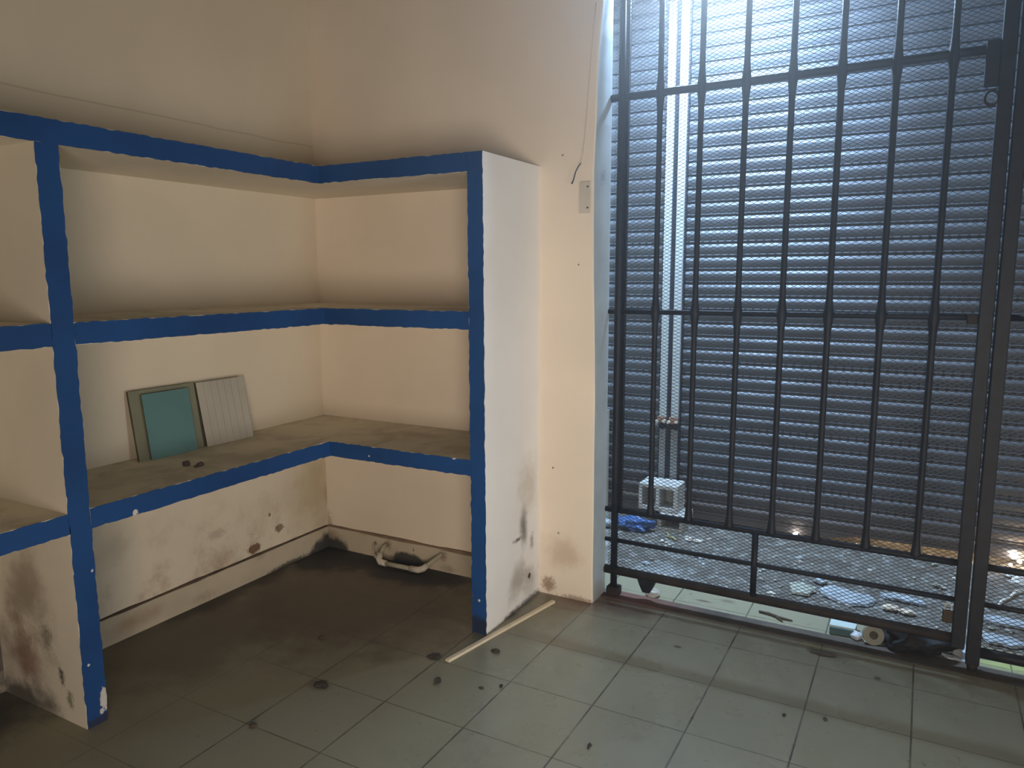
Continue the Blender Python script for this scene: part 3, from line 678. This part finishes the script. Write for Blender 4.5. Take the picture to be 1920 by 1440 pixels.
# ceiling bulb in the room
cb = thing('ceiling_bulb', 'bare warm bulb hanging from the room ceiling behind the viewer', 'bulb', (2.9, -2.1, 3.1))
bm = bmesh.new(); tube(bm, [(2.9, -2.1, 3.08), (2.9, -2.1, H)], 0.004, 6); obj('cord', bm, M_wire, cb)
bm = bmesh.new(); tube(bm, [(2.9, -2.1, 3.02), (2.9, -2.1, 3.08)], 0.018, 12); obj('socket', bm, M_iron, cb)

# lights at the foot of the shutter (seen through its gap)
def glow(x, y, z, r, col, st, label):
    bm = bmesh.new(); bmesh.ops.create_uvsphere(bm, u_segments=16, v_segments=10, radius=r)
    o = obj('small_lamp', bm, emis('lamp_glow', col, st), smooth=True); o.location = (x, y, z); return tag(o, label, 'lamp')
glow(2.292, 1.385, 0.013, 0.012, (1.0, 0.97, 0.9), 55, 'bright white point of light at the foot of the shutter')
glow(2.612, 1.388, 0.008, 0.0055, (1.0, 0.55, 0.45), 25, 'tiny pink point of light at the foot of the shutter')
glow(3.345, 1.385, 0.078, 0.017, (1.0, 0.93, 0.82), 60, 'largest bright white light low at the right end of the shutter')
glow(3.372, 1.388, 0.050, 0.011, (1.0, 0.93, 0.82), 50, 'smaller white light just below the largest one at right')
glow(3.335, 1.386, 0.028, 0.008, (1.0, 0.93, 0.82), 45, 'smallest and lowest white light of the cluster at right')
glow(3.425, 1.388, 0.045, 0.018, (1.0, 0.85, 0.66), 45, 'warm white light at the very right edge of the photo, by the shutter foot')

# ---------------------------------------------------------------- things on the ground outside
def block(name, x0, x1, y0, y1, z0, z1, m, label, holes=2, wall=0.022):
    """hollow block, the cores running from front to back"""
    bm = bmesh.new(); w_ = (x1-x0-(holes+1)*wall)/holes
    bx(bm, x0, x1, y0, y1, z0, z0+wall, bev=0.002); bx(bm, x0, x1, y0, y1, z1-wall, z1, bev=0.002)
    for k in range(holes+1):
        xa = x0+k*(w_+wall); bx(bm, xa, xa+wall, y0, y1, z0+wall*0.9, z1-wall*0.9)
    bx(bm, x0+wall*.5, x1-wall*.5, y1-0.03, y1-0.005, z0+wall*.5, z1-wall*.5)
    for v in bm.verts: v.co += Vector((noise.noise(v.co*30), noise.noise(v.co*30+Vector((9, 0, 0))), noise.noise(v.co*30+Vector((0, 9, 0)))))*0.004
    return tag(obj(name, bm, m), label, 'block')
block('hollow_block', 1.418, 1.655, 1.16, 1.33, 0.105, 0.262, M_block, 'pale hollow cement block with two dark cores, topmost, by the shutter')
block('hollow_block', 1.560, 1.712, 1.095, 1.31, 0.006, 0.102, M_cement, 'broken grey hollow block lying under the pale one by the shutter', holes=1)
lump('cement_chunk', (1.475, 1.25, 0.004), (0.060, 0.06, 0.042), M_cement, 'rough cement chunk propping the left end of the pale hollow block', 'rubble', seed=55, sub=3, rough=.25)
lump('plastic_bag', (1.440, 1.04, 0.006), (0.085, 0.05, 0.045), M_bluebag, 'crumpled blue plastic bag beside the hollow blocks', 'bag', seed=51, sub=4, rough=0.9)
lump('plaster_lump', (1.215, 1.00, 0.006), (0.075, 0.06, 0.03), M_plaster, 'pale blue-grey plaster lump left of the blue plastic bag', 'rubble', seed=52, sub=3, rough=0.6)
bm = bmesh.new(); tube(bm, [(1.628, 1.055, 0.014), (1.645, 1.035, 0.019), (1.655, 1.00, 0.014), (1.690, 0.99, 0.016), (1.71, 0.965, 0.013)], 0.0055, 6)
tag(obj('ribbon', bm, M_yel), 'yellow-green twisted ribbon on the ground before the hollow blocks', 'ribbon')
def flake(name, cx, cy, pts, z, t, m, label, cat='plaster', rough=0.12, group=None):
    bm = bmesh.new(); poly = []
    for i in range(len(pts)):
        a, b = Vector(pts[i]), Vector(pts[(i+1) % len(pts)])
        for k in range(4):
            p = a.lerp(b, k/4); q = noise.noise(Vector((p.x*30, p.y*30, cx)))*rough*0.12
            poly.append((p.x+q, p.y-q))
    lo = [bm.verts.new((x, y, 0)) for x, y in poly]; hi = [bm.verts.new((x*0.94, y*0.94, t*(1+0.5*noise.noise(Vector((x*40, y*40, 1)))))) for x, y in poly]
    c_ = bm.verts.new((0, 0, t*1.35)); n = len(poly)
    bm.faces.new(lo[::-1])
    for k in range(n):
        bm.faces.new((lo[k], lo[(k+1) % n], hi[(k+1) % n], hi[k])); bm.faces.new((hi[k], hi[(k+1) % n], c_))
    o = obj(name, bm, m); o.location = (cx, cy, z); return tag(o, label, cat, group)
flake('plaster_sheet', 2.63, 0.60, [(-.13, .05), (-.06, .10), (.02, .07), (.10, .06), (.135, .01), (.09, -.06), (.01, -.10), (-.04, -.06), (-.10, -.03)], 0.010, 0.012, M_plaster, 'largest blue-grey broken plaster sheet on the ground behind the gate')
flake('plaster_sheet', 2.500, 0.735, [(-.035, .01), (0, .03), (.035, .01), (.01, -.03)], 0.010, 0.010, M_plaster, 'small blue plaster flake just beyond the largest plaster sheet')
flake('plaster_sheet', 2.430, 0.60, [(-.06, .04), (.0, .08), (.06, .05), (.05, -.06), (-.04, -.06)], 0.008, 0.010, M_plaster2, 'pale green-grey plaster sheet left of the largest blue-grey sheet')
flake('plaster_sheet', 2.86, 0.69, [(-.10, .03), (-.02, .06), (.09, .02), (.10, -.03), (.0, -.02), (-.07, -.02)], 0.010, 0.010, M_plaster, 'long blue-grey plaster flake behind the two peach chips')
flake('plaster_sheet', 3.255, 0.63, [(-.08, .04), (.0, .06), (.09, .05), (.10, -.02), (-.02, -.03), (-.09, -.02)], 0.010, 0.012, M_plaster, 'blue-grey plaster sheet at right edge beyond the second gate leaf')
flake('plaster_sheet', 3.24, 0.44, [(-.08, .03), (.02, .05), (.09, .0), (.04, -.04), (-.06, -.04)], 0.010, 0.010, M_plaster, 'blue-grey plaster flake nearest the right gate leaf', rough=.2)
lump('cement_chip', (2.815, 0.561, 0.012), (.034, .026, .012), M_peach, 'peach coloured plaster chip behind the gate, the left of two', 'rubble', seed=61)
lump('cement_chip', (2.882, 0.548, 0.012), (.036, .020, .010), M_peach, 'peach coloured plaster chip behind the gate, the right of two', 'rubble', seed=62)
lump('paper_scrap', (1.767, 1.016, 0.008), (.019, .017, .013), M_white, 'white crumpled paper scrap on the ground right of the hollow blocks', 'scrap', seed=63, rough=.6)
flake('paper_scrap', 1.825, 1.018, [(-.025, -.012), (.0, .005), (.022, .022), (.018, -.014)], 0.010, 0.008, M_white, 'white triangular scrap right of the crumpled paper scrap', 'scrap')
lump('paper_scrap', (1.644, 0.921, 0.008), (.011, .011, .008), M_white, 'small white scrap nearest the gate, before the hollow blocks', 'scrap', seed=64)
lump('paper_scrap', (1.872, 1.082, 0.008), (.013, .008, .006), M_white, 'tiny white scrap beyond the triangular white scrap', 'scrap', seed=65)
lump('paper_scrap', (2.378, 0.956, 0.010), (.010, .008, .007), M_white, 'lone white speck on the grey ground right of the short bar', 'scrap', seed=66)
lump('paper_scrap', (3.077, 1.081, 0.010), (.009, .008, .008), M_white, 'small white speck on the ground left of the lock stile', 'scrap', seed=67)
lump('paper_scrap', (2.315, 0.486, 0.008), (.020, .012, .006), M_white, 'white scrap just above the bottom rail, right of the short bar', 'scrap', seed=68)
lump('cement_chunk', (3.345, 1.262, 0.006), (.045, .028, .018), M_white, 'bright white rock by the lights at the right edge, the farther one', 'rubble', seed=71, rough=.6)
lump('cement_chunk', (3.372, 1.190, 0.006), (.050, .028, .018), M_white, 'bright white rock at the right edge, nearer than the other', 'rubble', seed=72, rough=.6)
bm = bmesh.new(); tube(bm, [(3.39, 1.09, .018), (3.325, 1.02, .020), (3.30, .95, .017), (3.262, .88, .018), (3.236, .794, .015), (3.20, .77, .014)], [.006, .008, .006, .007, .006, .004], 7)
tag(obj('white_root', bm, M_white), 'thin white crooked root-like strip on the ground at right edge', 'scrap')
# under and before the bottom rail
lump('cement_chunk', (1.826, 0.212, 0.0), (.034, .026, .024), M_cement, 'brownish cement chunk standing under the black bracket of the gate', 'rubble', seed=73, rough=.5)
tl = thing('small_carton', 'small dark teal carton with pale aqua top, left of the tape roll', 'box', (2.655, 0.25, 0))
bm = bmesh.new(); prism(bm, [(2.600, 0.200), (2.695, 0.205), (2.700, 0.285), (2.602, 0.292)], 0.002, 0.030); obj('body', bm, M_tealbox, tl)
bm = bmesh.new(); prism(bm, [(2.598, 0.210), (2.697, 0.214), (2.702, 0.300), (2.600, 0.305)], 0.0305, 0.038); obj('lid', bm, M_palebox, tl)
rl = thing('tape_roll', 'round yellowed tape roll standing on edge under the gate rail', 'roll', (2.772, 0.178, 0.044))
bm = bmesh.new(); n = 28; ax = Vector((0.25, -0.93, 0.25)).normalized(); uu, vv = frame_from(ax); c0 = Vector((2.766, 0.190, 0.040))
rg = []
for (r_, o_) in ((0.040, -0.012), (0.040, 0.012), (0.017, 0.012), (0.017, -0.012)):
    rg.append([bm.verts.new(c0+ax*o_+(uu*math.cos(2*PI*k/n)+vv*math.sin(2*PI*k/n))*r_) for k in range(n)])
for q in range(4):
    a, b = rg[q], rg[(q+1) % 4]
    for k in range(n): bm.faces.new((a[k], a[(k+1) % n], b[(k+1) % n], b[k]))
obj('tape', bm, M_roll, rl)
bm = bmesh.new(); tube(bm, [c0-ax*0.011, c0+ax*0.011], 0.0165, 20); obj('core', bm, M_leaf, rl)
lump('refuse_bag', (2.918, 0.222, 0.0035), (0.122, 0.080, 0.056), M_black, 'black crumpled refuse bag pushed under the gate rail right of the tape roll', 'bag', seed=74, sub=4, rough=.45)
lump('plastic_bottle_scrap', (2.705, 0.205, 0.002), (0.024, 0.022, 0.018), M_greybox, 'grey translucent scrap between carton and tape roll', 'scrap', seed=75, sub=3)
flake('card_scrap', 3.088, 0.245, [(-.045, .03), (-.01, .045), (.035, .02), (.04, -.035), (.0, -.045), (-.035, -.01)], 0.004, 0.034, M_greybox, 'blue-grey card scrap on the tiles between refuse bag and lock stile', 'scrap')
flake('card_scrap', 3.075, 0.205, [(-.06, .012), (.0, .02), (.05, .0), (.02, -.02), (-.04, -.012)], 0.002, 0.007, M_greybox, 'thin grey scrap in front of the blue-grey card, at the threshold', 'scrap')
bm = bmesh.new(); tube(bm, [(2.300, 0.268, .006), (2.345, 0.262, .008), (2.39, 0.245, .007), (2.447, 0.244, .005)], [.005, .006, .006, .003], 7); tube(bm, [(2.375, 0.25, .007), (2.40, 0.225, .006), (2.41, 0.215, .004)], [.005, .004, .002], 7)
tag(obj('twig', bm, M_leaf), 'small dark twig on the pale tiles under the bottom rail', 'twig')
# scattered rubble chips: four looks, nothing else tells one chip from the next of its look
KIND = [('grey', M_cement), ('blue-grey', M_plaster), ('pale green', M_plaster2), ('white', M_white)]
bases = {}; rs = random.Random(11)
for cnt in range(96):
    x = rs.uniform(1.65, 3.75); y = 0.42+0.85*rs.random()**1.3
    k = rs.choice((0, 0, 0, 0, 1, 1, 2, 3)); s = rs.uniform(0.45, 1.15) * (0.6 if k == 3 else 1)
    if k not in bases:
        bases[k] = o = lump('rubble_chip', (x, y, 0.004), (.021, .015, .010), KIND[k][1], 'small %s rubble chip lying loose on the broken cement beyond the gate' % KIND[k][0], 'rubble',
                            'small %s rubble chips between gate and shutter' % KIND[k][0], seed=80+k, sub=1, rough=.7)
    else:
        o = bases[k].copy(); COL.objects.link(o); o.location = (x, y, 0.004)
    o.scale = (s, s*rs.uniform(.7, 1.2), s); o.rotation_euler = (0, 0, rs.uniform(0, 6.28))
